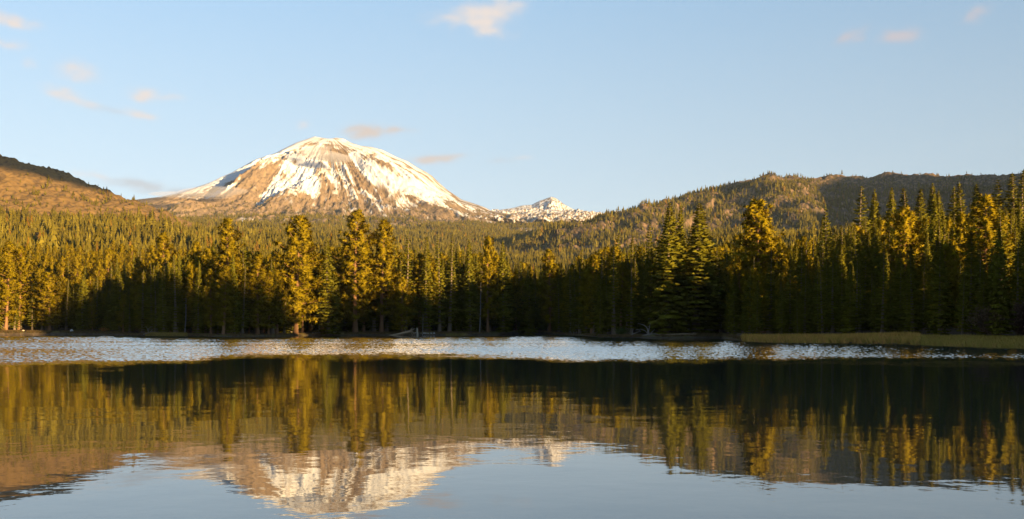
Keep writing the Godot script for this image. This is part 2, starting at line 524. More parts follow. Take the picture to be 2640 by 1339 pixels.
func build_water() -> void:
	var n := FastNoiseLite.new()
	n.noise_type = FastNoiseLite.TYPE_SIMPLEX_SMOOTH
	n.seed = 11
	n.frequency = 0.0045
	n.fractal_octaves = 6
	n.fractal_gain = 0.52
	var hm := n.get_seamless_image(2048, 2048)
	hm.bump_map_to_normal_map(24.0)
	hm.generate_mipmaps()
	ripple = ImageTexture.create_from_image(hm)
	# the wind-ruffled band: bearing (x / distance in pixels), where it begins, where it ends
	var kx := PackedFloat32Array([-1500, -1320, -1020, -820, -620, -320, -20, 130, 380, 580, 900, 1320, 1500])
	var k0 := PackedFloat32Array([52, 55, 58, 62, 73, 77, 75, 66, 64, 66, 66, 64, 64])
	var k1 := PackedFloat32Array([360, 360, 400, 350, 262, 290, 340, 540, 222, 215, 200, 170, 170])
	var bs := PackedFloat32Array()
	var b := -80.0
	while b < 80.001:
		bs.append(b)
		b += 0.085 if absf(b) < 27.0 else 1.5
	var cols := bs.size()
	var near := []
	var far := []
	for q in cols:
		var k := tan(deg_to_rad(bs[q])) * FOCAL
		var away := 1.0 / cos(deg_to_rad(minf(absf(bs[q]), 60.0)))
		near.append(lerp_table(kx, k0, k) * away * (1.0 + 0.05 * n_mid.get_noise_1d(bs[q] * 30.0)))
		far.append(lerp_table(kx, k1, k) * away * (1.0 + 0.10 * n_mid.get_noise_1d(bs[q] * 24.0 + 90.0)))
	# rows of wavelets: closer ones are shorter
	var rows_d := PackedFloat32Array()
	var d := 44.0
	while d < 620.0:
		rows_d.append(d)
		d += 0.27 + 0.0042 * maxf(0.0, d - 55.0)
	var lake: MeshInstance3D
	for zone in 2:
		var rows := 2 if zone == 0 else rows_d.size()
		var v := PackedVector3Array()
		var uv := PackedVector2Array()
		var nr := PackedVector3Array()
		var tg := PackedFloat32Array()
		var idx := PackedInt32Array()
		for r in rows:
			for q in cols:
				var a := deg_to_rad(bs[q])
				var p: Vector3
				if zone == 0 and r == 0:
					p = Vector3(sin(a) * 30.0, 0.0, 30.0)
				else:
					var dist := rows_d[0] if zone == 0 else rows_d[r]
					p = Vector3(sin(a) * dist, 0.0, -cos(a) * dist)
					if zone == 1 and r > 0 and r < rows - 1:
						var edge: float = dist * (1.0 + 0.10 * n_fine.get_noise_2d(p.x * 5.0, p.z * 2.0) + 0.12 * n_mid.get_noise_2d(p.x * 1.5, p.z * 3.0))
						var m := smoothstep(near[q] * 0.90, near[q] * 1.38, edge) * (1.0 - smoothstep(far[q] * 0.92, far[q] * 1.03, edge))
						if m > 0.0:
							var gust := 0.95 + 0.35 * n_mid.get_noise_2d(p.x * 1.2, p.z * 2.2)
							var step := rows_d[r + 1] - rows_d[r]
							var crest := (1.0 if r % 2 == 0 else -1.0) * (0.75 + 0.95 * n_fine.get_noise_2d(p.x * 140.0, p.z * 140.0))
							p.y = crest * m * gust * step * WAVE
				v.append(p)
				uv.append(Vector2(p.x, p.z) / 37.0)
				if zone == 0:
					nr.append(Vector3.UP)
				tg.append_array(PackedFloat32Array([1, 0, 0, 1]))
		for r in rows - 1:
			for q in cols - 1:
				var a := r * cols + q
				idx.append_array(PackedInt32Array([a, a + cols, a + 1, a + 1, a + cols, a + cols + 1]))
		var arr := []
		arr.resize(Mesh.ARRAY_MAX)
		arr[Mesh.ARRAY_VERTEX] = v
		if zone == 0:
			arr[Mesh.ARRAY_NORMAL] = nr
			arr[Mesh.ARRAY_TANGENT] = tg
		arr[Mesh.ARRAY_TEX_UV] = uv
		arr[Mesh.ARRAY_INDEX] = idx
		var mesh := ArrayMesh.new()
		mesh.add_surface_from_arrays(Mesh.PRIMITIVE_TRIANGLES, arr)
		mesh.surface_set_material(0, water_mat(0.013, 0.02))
		if zone == 0:
			lake = structure("water", mesh, "calm dark lake water with a wind-ruffled silver band")
		else:
			var o := MeshInstance3D.new()
			o.name = "ruffled_water"
			o.mesh = mesh
			lake.add_child(o)

# ---------------------------------------------------------------- mountains
# where snow lies deeper or the rock is bare: across from the summit and height, from and to, width, more or less snow
var snow_marks := [
	[Vector2(-80, 1090), Vector2(-45, 930), 60.0, 0.75], [Vector2(-45, 930), Vector2(10, 890), 70.0, 0.5],
	[Vector2(-215, 1075), Vector2(-260, 930), 75.0, -0.38], [Vector2(-300, 1000), Vector2(-520, 950), 60.0, -0.62],
	[Vector2(-500, 900), Vector2(-660, 800), 60.0, 0.35], [Vector2(-340, 860), Vector2(-560, 720), 90.0, -0.58],
	[Vector2(-200, 900), Vector2(-250, 800), 70.0, 0.55], [Vector2(40, 1230), Vector2(120, 1180), 55.0, -0.50],
	[Vector2(-110, 1280), Vector2(-80, 1262), 25.0, -0.58], [Vector2(120, 1200), Vector2(330, 930), 40.0, -0.42],
	[Vector2(200, 1180), Vector2(430, 930), 34.0, 0.5], [Vector2(330, 1080), Vector2(760, 860), 60.0, 0.45],
	[Vector2(-900, 730), Vector2(-60, 700), 90.0, -0.50], [Vector2(-950, 850), Vector2(-1400, 860), 70.0, -0.50],
	[Vector2(-30, 1190), Vector2(-20, 1120), 50.0, 0.4], [Vector2(60, 1000), Vector2(150, 900), 70.0, -0.20],
	[Vector2(560, 820), Vector2(980, 760), 60.0, 0.2],
]

func build_peak() -> void:
	var th := PackedFloat32Array()
	for i in 721:
		th.append(lerpf(-100.0, 100.0, i / 720.0))
	for i in range(1, 40):
		th.append(lerpf(100.0, 260.0, i / 40.0))
	th.append(260.0)
	var cols := th.size()
	var rows := 230
	var v := PackedVector3Array()
	var c := PackedColorArray()
	v.resize(rows * cols)
	c.resize(rows * cols)
	var rock := Color(0.185, 0.130, 0.080)
	var dark := Color(0.10, 0.074, 0.052)
	var snow := Color(0.54, 0.545, 0.56)
	for r in rows:
		var f := float(r) / (rows - 1)
		var rad := 4.0 + 1500.0 * f + 1900.0 * f * f * f
		for q in cols:
			var a := deg_to_rad(th[q])
			var x := PEAK.x + sin(a) * rad
			var z := PEAK.z + cos(a) * rad
			var y := cone(x, z)
			v[r * cols + q] = Vector3(x, y - maxf(0.0, rad - 2300.0) * 0.25, z)
			# snow lies in streaks down the fall line, thick high up and on the west shoulder, thin at the foot
			var streak := n_fine.get_noise_2d(a * 430.0, rad * 0.07) * 1.0 + n_fine.get_noise_2d(a * 1700.0, rad * 0.14 + 70.0) * 0.55
			var patch := n_mid.get_noise_2d(x * 1.0, z * 1.0) * 0.8 + n_fine.get_noise_2d(x * 7.0, z * 7.0) * 0.3
			var cover := 0.16 + 0.42 * smoothstep(600.0, 1100.0, y) + 0.45 * smoothstep(-0.75, -1.15, a) * smoothstep(840.0, 960.0, y)
			cover -= 0.10 * smoothstep(0.25, 0.6, a) * smoothstep(1250.0, 1150.0, y)
			cover += 0.12 * smoothstep(0.9, 1.2, a) * smoothstep(700.0, 900.0, y)
			var at := Vector2(x - PEAK.x, y)
			for m in snow_marks:
				var ab: Vector2 = m[1] - m[0]
				var t := clampf((at - m[0]).dot(ab) / maxf(ab.length_squared(), 1.0), 0.0, 1.0)
				var off: float = (at - (m[0] + ab * t)).length() / m[2]
				if off < 2.0:
					cover += m[3] * exp(-off * off * 1.5)
			var s := smoothstep(0.30, 0.66, cover + streak * 0.55 + patch * 0.55 + n_fine.get_noise_2d(x * 16.0, z * 16.0) * 0.14)
			var rk := rock.lerp(dark, smoothstep(0.05, 0.5, n_fine.get_noise_2d(x * 5.0, z * 5.0) + patch * 0.25))
			rk *= 1.0 + 0.4 * n_fine.get_noise_2d(a * 3000.0, rad * 0.4)
			c[r * cols + q] = rk.lerp(snow, s)
	structure("mountain", grid_mesh(v, c, cols, rows, matte()), "snow streaked volcanic mountain with tan rock ribs")

func field(called: String, label: String, x0: float, x1: float, z0: float, z1: float, cols: int, rows: int, height: Callable, shade: Callable) -> void:
	var v := PackedVector3Array()
	var c := PackedColorArray()
	v.resize(rows * cols)
	c.resize(rows * cols)
	for r in rows:
		var z := lerpf(z0, z1, float(r) / (rows - 1))
		for q in cols:
			var x := lerpf(x0, x1, float(q) / (cols - 1))
			var y: float = height.call(x, z)
			v[r * cols + q] = Vector3(x, y, z)
			c[r * cols + q] = shade.call(x, y, z)
	structure(called, grid_mesh(v, c, cols, rows, matte()), label)

func build_hills() -> void:
	var tan_rock := Color(0.185, 0.115, 0.045)
	var brown := Color(0.085, 0.056, 0.034)
	field("rocky_hill", "bare tan scree hill with a cloud-shaded crest", -2300.0, -300.0, -3300.0, -1900.0, 420, 300, left_hill, func(x: float, y: float, z: float) -> Color:
		var g := 0.8 * n_fine.get_noise_2d(x * 5.0, z * 0.8) + 1.0 * n_fine.get_noise_2d(x * 12.0, z * 8.0)
		return tan_rock.lerp(brown, smoothstep(0.0, 0.4, g - 0.1)))
	var floor_col := Color(0.075, 0.056, 0.034)
	var pale := Color(0.21, 0.135, 0.08)
	field("forested_hill", "long dark forested hill with a rocky rim", 160.0, 3900.0, -5600.0, -1700.0, 420, 380, right_hill, func(x: float, y: float, z: float) -> Color:
		var g := n_fine.get_noise_2d(x * 3.0, z * 3.0)
		return floor_col.lerp(pale, smoothstep(0.10, 0.40, g + 0.1)))
	var snow := Color(0.54, 0.545, 0.56)
	var rock := Color(0.165, 0.118, 0.078)
	field("pointed_peak", "small pointed snowy peak beyond the valley", -1100.0, 1750.0, -10300.0, -7000.0, 520, 260, horn, func(x: float, y: float, z: float) -> Color:
		var g := n_fine.get_noise_2d(x * 2.0, z * 1.2) + 0.6 * n_fine.get_noise_2d(x * 8.0, z * 5.0)
		return rock.lerp(snow, smoothstep(-0.22, 0.26, g - 0.12 + 0.25 * smoothstep(800.0, 1000.0, y) - 0.25 * smoothstep(1010.0, 1090.0, y) * smoothstep(250.0, 400.0, x) * (1.0 - smoothstep(400.0, 520.0, x)))))
	field("snow_ridge", "distant white snow ridge in the gap", 200.0, 2200.0, -12300.0, -10700.0, 60, 40, far_ridge, func(_x: float, _y: float, _z: float) -> Color: return snow)

# ---------------------------------------------------------------- trees
var bark_fir := Color(0.15, 0.115, 0.085)
var bark_pine := Color(0.21, 0.115, 0.06)

func make_fir(h: float, rmax: float, t0: float, thin: float, seed_at: int) -> Dictionary:
	rng.seed = seed_at
	var wood := Tris.new()
	var pts := []
	var rad := []
	for i in 9:
		var t := i / 8.0
		pts.append(Vector3(sin(t * 3.0 + seed_at) * 0.12, t * h * 0.985 - 0.3, cos(t * 2.3 + seed_at) * 0.12))
		rad.append(lerpf(h * 0.0125, 0.03, pow(t, 0.85)) + (0.12 if i == 0 else 0.0))
	wood.tube(pts, rad, 8, bark_fir)
	var leaf := Tris.new()
	var y := t0 * h
	var lopside := rng.randf() * TAU
	while y < h * 0.992:
		var t := y / h
		var prof := pow(1.0 - t, 0.92) * (0.55 + 0.45 * smoothstep(0.0, 0.22, t - t0 * 0.4)) * rmax + 0.05
		var n := 8 + int(3.0 * rng.randf())
		var ring := rng.randf_range(0.82, 1.12)
		for k in n:
			if rng.randf() < thin * 0.4:
				continue
			var a := TAU * (k + rng.randf_range(-0.35, 0.35)) / n + y * 2.4
			var lng := prof * ring * rng.randf_range(0.72, 1.12) * (1.0 + 0.12 * cos(a - lopside))
			var out := Vector3(cos(a), 0, sin(a))
			var pitch := lerpf(-0.30, 0.55, smoothstep(0.25, 0.98, t)) + rng.randf_range(-0.10, 0.10)
			var y0 := y + rng.randf_range(-0.14, 0.14)
			var tone := rng.randf_range(0.75, 1.2)
			var col := Color(0.118 * tone, 0.108 * tone, 0.012 * tone)
			if rng.randf() < 0.25:
				wood.tube([Vector3(0, y0, 0), Vector3(0, y0 + sin(pitch) * lng * 0.6, 0) + out * lng * 0.6], [0.05, 0.015], 3, bark_fir)
			var side := Vector3(-out.z, 0, out.x)
			var steps := int(clampf(lng * 3.2, 3.0, 11.0))
			for s in steps:
				var f := lerpf(0.22, 1.0, (s + rng.randf() * 0.6) / steps)
				var p := out * (lng * f) + Vector3(0, y0 + sin(pitch) * lng * f + 0.22 * lng * f * f * 0.5, 0)
				var tw := lng * 0.42 * (1.08 - f) + 0.10 + 0.24 * minf(1.0, lng * 0.6)
				for m in [-1.0, 1.0]:
					var dirn: Vector3 = (out * rng.randf_range(0.35, 0.9) + side * m * rng.randf_range(0.5, 1.0) + Vector3(0, rng.randf_range(-0.45, 0.15), 0)).normalized()
					var wdt := (out * rng.randf_range(-0.5, 0.5) + Vector3(0, rng.randf_range(0.5, 1.0), 0) + side * rng.randf_range(-0.6, 0.6)).normalized() * (0.08 + 0.09 * minf(lng, 1.2) + 0.05 * lng)
					var nn := (out * 0.75 + Vector3(0, 0.3, 0) + rdir() * 0.55).normalized()
					leaf.tri(p - wdt, p + wdt, p + dirn * tw, nn, col)
				if s == steps - 1:
					var nn2 := (out + Vector3(0, 0.3, 0) + rdir() * 0.3).normalized()
					leaf.tri(p - side * 0.12, p + side * 0.12, p + out * 0.4 + Vector3(0, 0.05, 0), nn2, col)
		y += lerpf(0.95, 0.42, t) * (1.0 + thin) * rng.randf_range(0.85, 1.15)
	leaf.tri(Vector3(-0.12, h * 0.97, 0), Vector3(0.12, h * 0.97, 0), Vector3(0, h * 1.01, 0), Vector3(0, 0, 1), Color(0.088, 0.088, 0.02))
	return {"wood": wood.mesh(), "leaf": leaf.mesh(), "h": h, "r": rmax, "kind": "fir"}

func make_pine(h: float, rmax: float, t0: float, seed_at: int, dead := 0.0) -> Dictionary:
	rng.seed = seed_at
	var wood := Tris.new()
	var leaf := Tris.new()
	var pts := []
	var rad := []
	for i in 10:
		var t := i / 9.0
		pts.append(Vector3(sin(t * 3.3 + seed_at) * 0.25, t * h * 0.975 - 0.3, cos(t * 2.6 + seed_at * 2.0) * 0.22))
		rad.append(lerpf(h * 0.0155, 0.05, pow(t, 0.9)) + (0.15 if i == 0 else 0.0))
	wood.tube(pts, rad, 9, bark_pine)
	var limbs := int(h * 3.0)
	for i in limbs:
		var t := t0 + (1.0 - t0) * pow((i + rng.randf()) / limbs, 0.95)
		var u := (t - t0) / (1.0 - t0)
		var prof := pow(sin(PI * clampf(0.18 + 0.80 * u, 0.0, 1.0)), 0.75) * lerpf(1.0, 0.72, u) + 0.05
		var lng := rmax * prof * (rng.randf_range(0.55, 1.15) if rng.randf() > 0.12 else rng.randf_range(1.1, 1.35))
		var a := i * 2.39996 + rng.randf_range(-0.5, 0.5)
		var out := Vector3(cos(a), 0, sin(a))
		var rise_up := lerpf(-0.12, 0.75, u) + rng.randf_range(-0.15, 0.2)
		var y0 := t * h
		var p0 := Vector3(0, y0, 0)
		var p1 := p0 + out * lng * 0.55 + Vector3(0, lng * 0.55 * rise_up * 0.6, 0)
		var p2 := p0 + out * lng + Vector3(0, lng * rise_up + lng * 0.12, 0)
		wood.tube([p0, p1, p2], [0.03 + lng * 0.022, 0.02 + lng * 0.012, 0.015], 4, bark_pine)
		var clumps := int(clampf(lng * 2.7, 3.0, 12.0))
		for k in clumps:
			var f := lerpf(0.38, 1.02, (k + rng.randf()) / clumps)
			var p := p0.lerp(p1, f / 0.55) if f < 0.55 else p1.lerp(p2, (f - 0.55) / 0.45)
			p += Vector3(rng.randf_range(-1, 1), rng.randf_range(-0.3, 0.6), rng.randf_range(-1, 1)) * 0.20 * lng * (1.1 - absf(f - 0.7))
			var size := rng.randf_range(0.55, 0.95) * (0.80 + 0.06 * rmax)
			var tone := rng.randf_range(0.78, 1.22)
			var col := Color(0.185 * tone, 0.138 * tone, 0.008 * tone)
			for s in 22:
				var dn := (rdir() + Vector3(0, 0.30, 0) + out * 0.25).normalized()
				var wd := dn.cross(rdir()).normalized() * size * 0.135
				var q := p + dn * size * 0.15
				var nn := (dn * 0.8 + out * 0.5 + Vector3(0, 0.15, 0)).normalized()
				leaf.tri(q - wd, q + wd, p + dn * size * rng.randf_range(0.8, 1.4), nn, col)
	for i in int(dead * 14.0):
		var y0 := rng.randf_range(0.16, t0 + 0.06) * h
		var a := rng.randf() * TAU
		var out := Vector3(cos(a), 0, sin(a))
		var lng := rng.randf_range(0.8, 2.6)
		wood.tube([Vector3(0, y0, 0), Vector3(0, y0 - lng * 0.15, 0) + out * lng * 0.6, Vector3(0, y0 - lng * 0.5, 0) + out * lng], [0.06, 0.04, 0.015], 3, Color(0.24, 0.2, 0.16))
	return {"wood": wood.mesh(), "leaf": leaf.mesh(), "h": h, "r": rmax, "kind": "pine"}

func make_far_tree(h: float, rmax: float, seed_at: int) -> ArrayMesh:
	# a small conifer for slopes a kilometre and more away
	rng.seed = seed_at
	var t := Tris.new()
	t.tube([Vector3.ZERO, Vector3(0, h * 0.3, 0)], [0.3, 0.2], 3, Color(0.16, 0.11, 0.07))
	var tiers := 7
	for i in tiers:
		var f := float(i) / tiers
		var y0 := h * lerpf(0.13, 0.90, f)
		var y1 := y0 + h * lerpf(0.22, 0.12, f)
		var r := rmax * pow(1.0 - f, 0.8) * rng.randf_range(0.85, 1.1) + 0.1
		for k in 6:
			var a := TAU * (k + rng.randf_range(-0.3, 0.3)) / 6.0 + i
			var w := rng.randf_range(0.5, 0.75)
			var rr := r * rng.randf_range(0.7, 1.15)
			var p0 := Vector3(cos(a - w) * rr * 0.8, y0 + rng.randf_range(-0.3, 0.5), sin(a - w) * rr * 0.8)
			var p1 := Vector3(cos(a + w) * rr, y0 - rng.randf_range(0.0, 0.6), sin(a + w) * rr)
			var nn := (Vector3(cos(a), 0.4, sin(a)) + rdir() * 0.3).normalized()
			t.tri(p0, p1, Vector3(0, y1, 0), nn, Color.WHITE)
	return t.mesh()

var firs := []
var pines := []
var m_leaf: StandardMaterial3D
var m_wood: StandardMaterial3D
var proto := {}

func tree_proto(p: Dictionary) -> Node3D:
	var o := Node3D.new()
	part("trunk", p.wood, m_wood, o)
	part("crown", p.leaf, m_leaf, o)
	return o

func plant(p: Dictionary, x: float, z: float, tall: float, wide: float, turn: float, label: String, group: String) -> Node3D:
	if not proto.has(p):
		proto[p] = tree_proto(p)
	var o: Node3D = proto[p].duplicate()
	o.name = numbered(p.kind + "_tree")
	add_child(o)
	o.position = Vector3(x, base_height(x, z) - 0.05, z)
	o.rotation = Vector3(0.03 * sin(x * 3.1), turn, 0.03 * sin(z * 2.3 + x))
	o.scale = Vector3(wide / p.r, tall / p.h, wide / p.r)
	o.set_meta("label", label)
	o.set_meta("category", p.kind + " tree")
	if group != "":
		o.set_meta("group", group)
	return o

# outline of the near forest: across (pixels from the middle) against treetop height (pixels above the horizon)
var top_x := PackedFloat32Array([-1500, -1320, -1240, -1100, -1000, -900, -780, -700, -600, -500, -400, -300, -200, -100, -20, 30, 120, 180, 260, 340, 420, 520, 600, 700, 800, 880, 960, 1040, 1120, 1200, 1280, 1400])
var top_h := PackedFloat32Array([210, 200, 135, 140, 150, 190, 215, 215, 195, 215, 225, 215, 215, 212, 205, 170, 175, 190, 220, 240, 240, 215, 235, 240, 262, 300, 312, 312, 318, 325, 335, 340])

func build_trees() -> void:
	m_leaf = matte()
	m_wood = matte()
	firs = [make_fir(30, 2.7, 0.05, 0.0, 21), make_fir(30, 3.4, 0.03, 0.05, 22), make_fir(28, 4.2, 0.02, 0.0, 23), make_fir(30, 3.0, 0.10, 0.45, 24), make_fir(30, 2.3, 0.06, 0.2, 25)]
	pines = [make_pine(34, 4.6, 0.10, 31), make_pine(34, 4.0, 0.14, 32), make_pine(32, 5.2, 0.09, 33), make_pine(34, 4.2, 0.36, 34, 1.0), make_pine(30, 4.8, 0.12, 35, 0.4)]
	print("prototypes made ", Time.get_ticks_msec())
	# trees one can pick out along the shore: across and top (pixels of the picture), distance, kind, crown width in pixels, label
	var key := [
		[15, 625, 424, "p0", 66, "golden pine at the water's edge with a sunlit lower trunk"],
		[47, 640, 432, "p4", 60, "broad pine behind the sunlit trunk at the lake's bend"],
		[92, 712, 436, "f1", 44, "short shaded fir beside the golden pine"],
		[128, 704, 428, "p2", 74, "squat dark pine with drooping lower boughs"],
		[210, 705, 436, "f2", 52, "dark fir next to the red and yellow shrub"],
		[246, 716, 440, "f0", 40, "slim dark fir behind the red and yellow shrub"],
		[308, 694, 432, "f2", 62, "wide dark fir by the gravelly bank"],
		[354, 676, 440, "p1", 56, "dark pine behind the grey driftwood snag"],
		[431, 604, 440, "p0", 72, "tall pine with a gold top and dark flanks near the grassy point"],
		[468, 655, 425, "f2", 64, "dense dark fir behind the grassy point"],
		[508, 628, 440, "p4", 66, "dark pine with a gold crest in the dense clump"],
		[545, 618, 450, "f1", 56, "dark fir with a gold tip touching the leaning golden pine"],
		[592, 568, 372, "p1", 78, "golden pine with boughs hanging out over the bank"],
		[634, 612, 400, "f3", 48, "slender fir with a lit bare stem between two golden pines"],
		[664, 660, 376, "p0", 78, "bushy golden pine next to the pine with hanging boughs"],
		[700, 662, 384, "f3", 46, "thin open fir with a reddish trunk in shade"],
		[762, 560, 402, "p2", 112, "large golden pine with a stout clear lower trunk"],
		[846, 612, 425, "f1", 62, "half-lit fir between the two largest golden pines"],
		[915, 546, 440, "p0", 104, "largest golden pine with rust-coloured needles at its top"],
		[985, 572, 450, "p1", 76, "flat-sided pine with two dark lobes at its top"],
		[1035, 718, 438, "p2", 56, "low bushy pine in shade behind the fallen log"],
		[1046, 594, 452, "f3", 50, "golden fir with a bright stem behind the fallen log"],
		[1098, 610, 455, "f0", 42, "dark narrow fir among lit stems"],
		[1132, 602, 458, "f3", 44, "gold-tipped fir with a bright upright stem"],
		[1160, 602, 462, "f4", 38, "narrow gold-tipped fir in the close row"],
		[1212, 614, 462, "f1", 46, "fir with a lit upper half in the close row"],
		[1258, 612, 466, "p1", 52, "rounded golden pine at the end of the close row"],
		[1296, 620, 470, "f1", 48, "dark fir with a lit tip beside the forest gap"],
		[1362, 680, 500, "f2", 46, "short dark fir inside the forest gap"],
		[1418, 648, 492, "p4", 62, "dark round-topped pine inside the forest gap"],
		[1504, 642, 440, "f4", 40, "twin-tipped fir with a lit top past the gap"],
		[1584, 592, 400, "f3", 50, "fir with a shining stem a few paces from the massive firs"],
		[1624, 610, 380, "f0", 46, "lit narrow fir close to the massive firs"],
		[1672, 570, 340, "f3", 52, "golden fir spire touching the massive firs"],
		[1722, 524, 300, "f2", 118, "massive dark fir with spreading boughs above the bleached root tangle"],
		[1792, 520, 300, "f1", 122, "massive fir lit down one side above the bleached root tangle"],
		[1748, 528, 310, "f1", 60, "dark fir spire wedged between two massive firs"],
		[1845, 628, 320, "f0", 40, "small golden fir behind the massive lit fir"],
		[1905, 600, 310, "f1", 60, "shaded fir next to the clear-trunked pine"],
		[1966, 520, 262, "p3", 96, "tall golden pine with a long clear reddish trunk and dead twigs"],
		[2050, 632, 290, "f0", 42, "small lit fir beside the clear-trunked pine"],
		[2086, 618, 300, "f4", 44, "slim fir with a grey-gold stem"],
		[2138, 530, 290, "f3", 62, "tall fir with a glowing stem and gold boughs"],
		[2114, 560, 310, "f0", 44, "lit fir behind the fir with the glowing stem"],
		[2226, 598, 232, "f2", 74, "dense blackish fir standing at the sedge bank"],
		[2336, 540, 222, "p2", 104, "broad dark pine with lit tufts on top by the sedge bank"],
		[2404, 512, 250, "f1", 62, "regular fir with a bright stem above the sedge"],
		[2470, 552, 240, "p1", 66, "golden pine leaning among firs by the sedge"],
		[2548, 508, 214, "p0", 112, "huge pine, gold above and dark below, beside the russet willow"],
		[2606, 586, 222, "f0", 58, "pointed lit fir behind the russet willow"],
	]
	for q in [[2213, 474, 392], [2247, 468, 400], [2307, 482, 396], [2339, 478, 405], [2365, 476, 398], [2402, 466, 410], [2426, 470, 402], [2454, 464, 405], [2484, 462, 398], [2526, 456, 410], [2573, 446, 404], [2609, 442, 400], [2633, 420, 392]]:
		key.append([q[0], q[1] + (q[0] * 7) % 22, q[2], "f%d" % (q[0] % 5), 58 + (q[0] * 13) % 30, "tall fir spire rising from the slope behind the sedge bank"])
	var spots := []
	for a in key:
		var d: float = a[2]
		var x: float = (a[0] - 1320.0) / FOCAL * d
		var tall: float = EYE + (851.0 - a[1]) / FOCAL * d - base_height(x, -d)
		var p: Dictionary = firs[int(a[3].substr(1))] if a[3][0] == "f" else pines[int(a[3].substr(1))]
		plant(p, x, -d, tall, a[4] * (0.57 if p.kind == "pine" else 0.82) / FOCAL * d, a[0] * 1.7, a[5], "fir spires on the slope" if a[5].begins_with("tall fir spire") else "")
		spots.append(Vector3(x, tall, -d))
	# the rest of the near forest, one by one
	rng.seed = 77
	var placed := 0
	var tries := 0
	var extra := []
	while tries < 9000:
		tries += 1
		var k := rng.randf_range(-1480.0, 1560.0)
		var b := rad_to_deg(atan(k / FOCAL))
		var rs := shore_at(b)
		var depth := (14.0 if k < 540.0 else 30.0) + 190.0 * pow(rng.randf(), 1.3)
		var d := rs + depth
		var x := sin(deg_to_rad(b)) * d
		var z := -cos(deg_to_rad(b)) * d
		var ok := true
		var gap := 3.6 if k < 300.0 else (4.0 if k < 540.0 else 4.3)
		for s in spots:
			if absf(s.x - x) < gap and absf(s.z - z) < gap:
				ok = false
				break
		if not ok:
			continue
		var lift := lerp_table(top_x, top_h, k) - 4.0 + 16.0 * n_mid.get_noise_1d(k * 1.3)
		lift -= rng.randf_range(0.0, 60.0) * (1.0 if rng.randf() < 0.7 else 1.8)
		var ground := base_height(x, z)
		var tall := EYE + lift / FOCAL * -z - ground
		if tall < 7.0:
			continue
		tall = minf(tall, rng.randf_range(36.0, 44.0))
		if k > 540.0:   # on the right bank the tall trees stand back, up the slope
			tall = minf(tall, lerpf(12.0, 38.0, smoothstep(35.0, 170.0, depth)) * rng.randf_range(0.7, 1.3))
		if k > 1350.0:
			tall = minf(tall, 17.0)
		spots.append(Vector3(x, tall, z))
		extra.append([x, z, tall, depth, k])
	# the wood on the near right knoll
	for i in 520:
		var x := rng.randf_range(90.0, 260.0)
		var z := rng.randf_range(-65.0, 30.0)
		var w := x - 0.757 * (z + 30.0)
		if w > 121.0 and w < 203.0 and base_height(x, z) > 6.0:
			extra.append([x, z, rng.randf_range(24.0, 34.0), 999.0, 5000.0])
	# and the row of trees along the near right bank beyond it
	for i in 150:
		var w := rng.randf_range(206.0, 335.0)
		var z := rng.randf_range(-45.0, 15.0)
		extra.append([w + 0.757 * (z + 30.0), z, rng.randf_range(14.0, 27.0), 999.0, 5000.0])
	extra.sort_custom(func(p, q): return p[3] < q[3])
	var rest := {}
	var count := 0
	# what one can find along the shore, to say where in the crowd a tree stands
	var marks := [[-1200.0, "the pine with the sunlit lower trunk"], [-1000.0, "the red and yellow shrub"], [-840.0, "the golden grassy point"], [-690.0, "the pine with hanging boughs"], [-480.0, "the pine with a stout clear trunk"], [-330.0, "the pine with rust-coloured needles"], [-200.0, "the fallen log"], [-20.0, "the close row of bright-stemmed firs"], [150.0, "the green gap shrubs"], [330.0, "the small grey driftwood"], [520.0, "the bleached root tangle"], [720.0, "the clear-trunked pine"], [960.0, "the blackish fir at the sedge"], [1130.0, "the broad dark pine at the sedge"], [9999.0, "the russet willow"]]
	for e in extra:
		var seen: bool = absf(e[4]) < 1340.0
		var conifer := rng.randf()
		var pine := conifer < (0.42 if e[4] < -450.0 else (0.18 if e[4] < 300.0 else 0.1))
		var list := pines if pine else firs
		var which := rng.randi() % list.size()
		var p: Dictionary = list[which]
		var wide: float = e[2] * (rng.randf_range(0.125, 0.175) if pine else rng.randf_range(0.12, 0.17)) + 0.4
		if seen and count < 245:
			count += 1
			var mark := 0
			while mark < marks.size() - 1 and e[4] > marks[mark][0]:
				mark += 1
			var size := "low" if e[2] < 17.0 else ("middling" if e[2] < 27.0 else "tall")
			var row := "just behind" if e[3] < 45.0 else ("some rows behind" if e[3] < 80.0 else "far behind")
			plant(p, e[0], e[1], e[2], wide, rng.randf() * TAU, "%s %s in the crowd %s %s" % [size, p.kind, row, marks[mark][1]], "%s %s trees %s %s" % [size, p.kind, row, marks[mark][1]])
		else:
			if not rest.has(p):
				rest[p] = []
			rest[p].append(Transform3D(Basis(Vector3.UP, rng.randf() * TAU).scaled_local(Vector3(wide / p.r, e[2] / p.h, wide / p.r)), Vector3(e[0], base_height(e[0], e[1]) - 0.05, e[1])))
	print("near trees ", extra.size(), " stuff kinds ", rest.size(), " ms ", Time.get_ticks_msec())
	for p in rest:
		forest_mass(p, rest[p], "deeper rows of %s forest behind the lakeside trees" % p.kind, "deep %s forest" % p.kind)

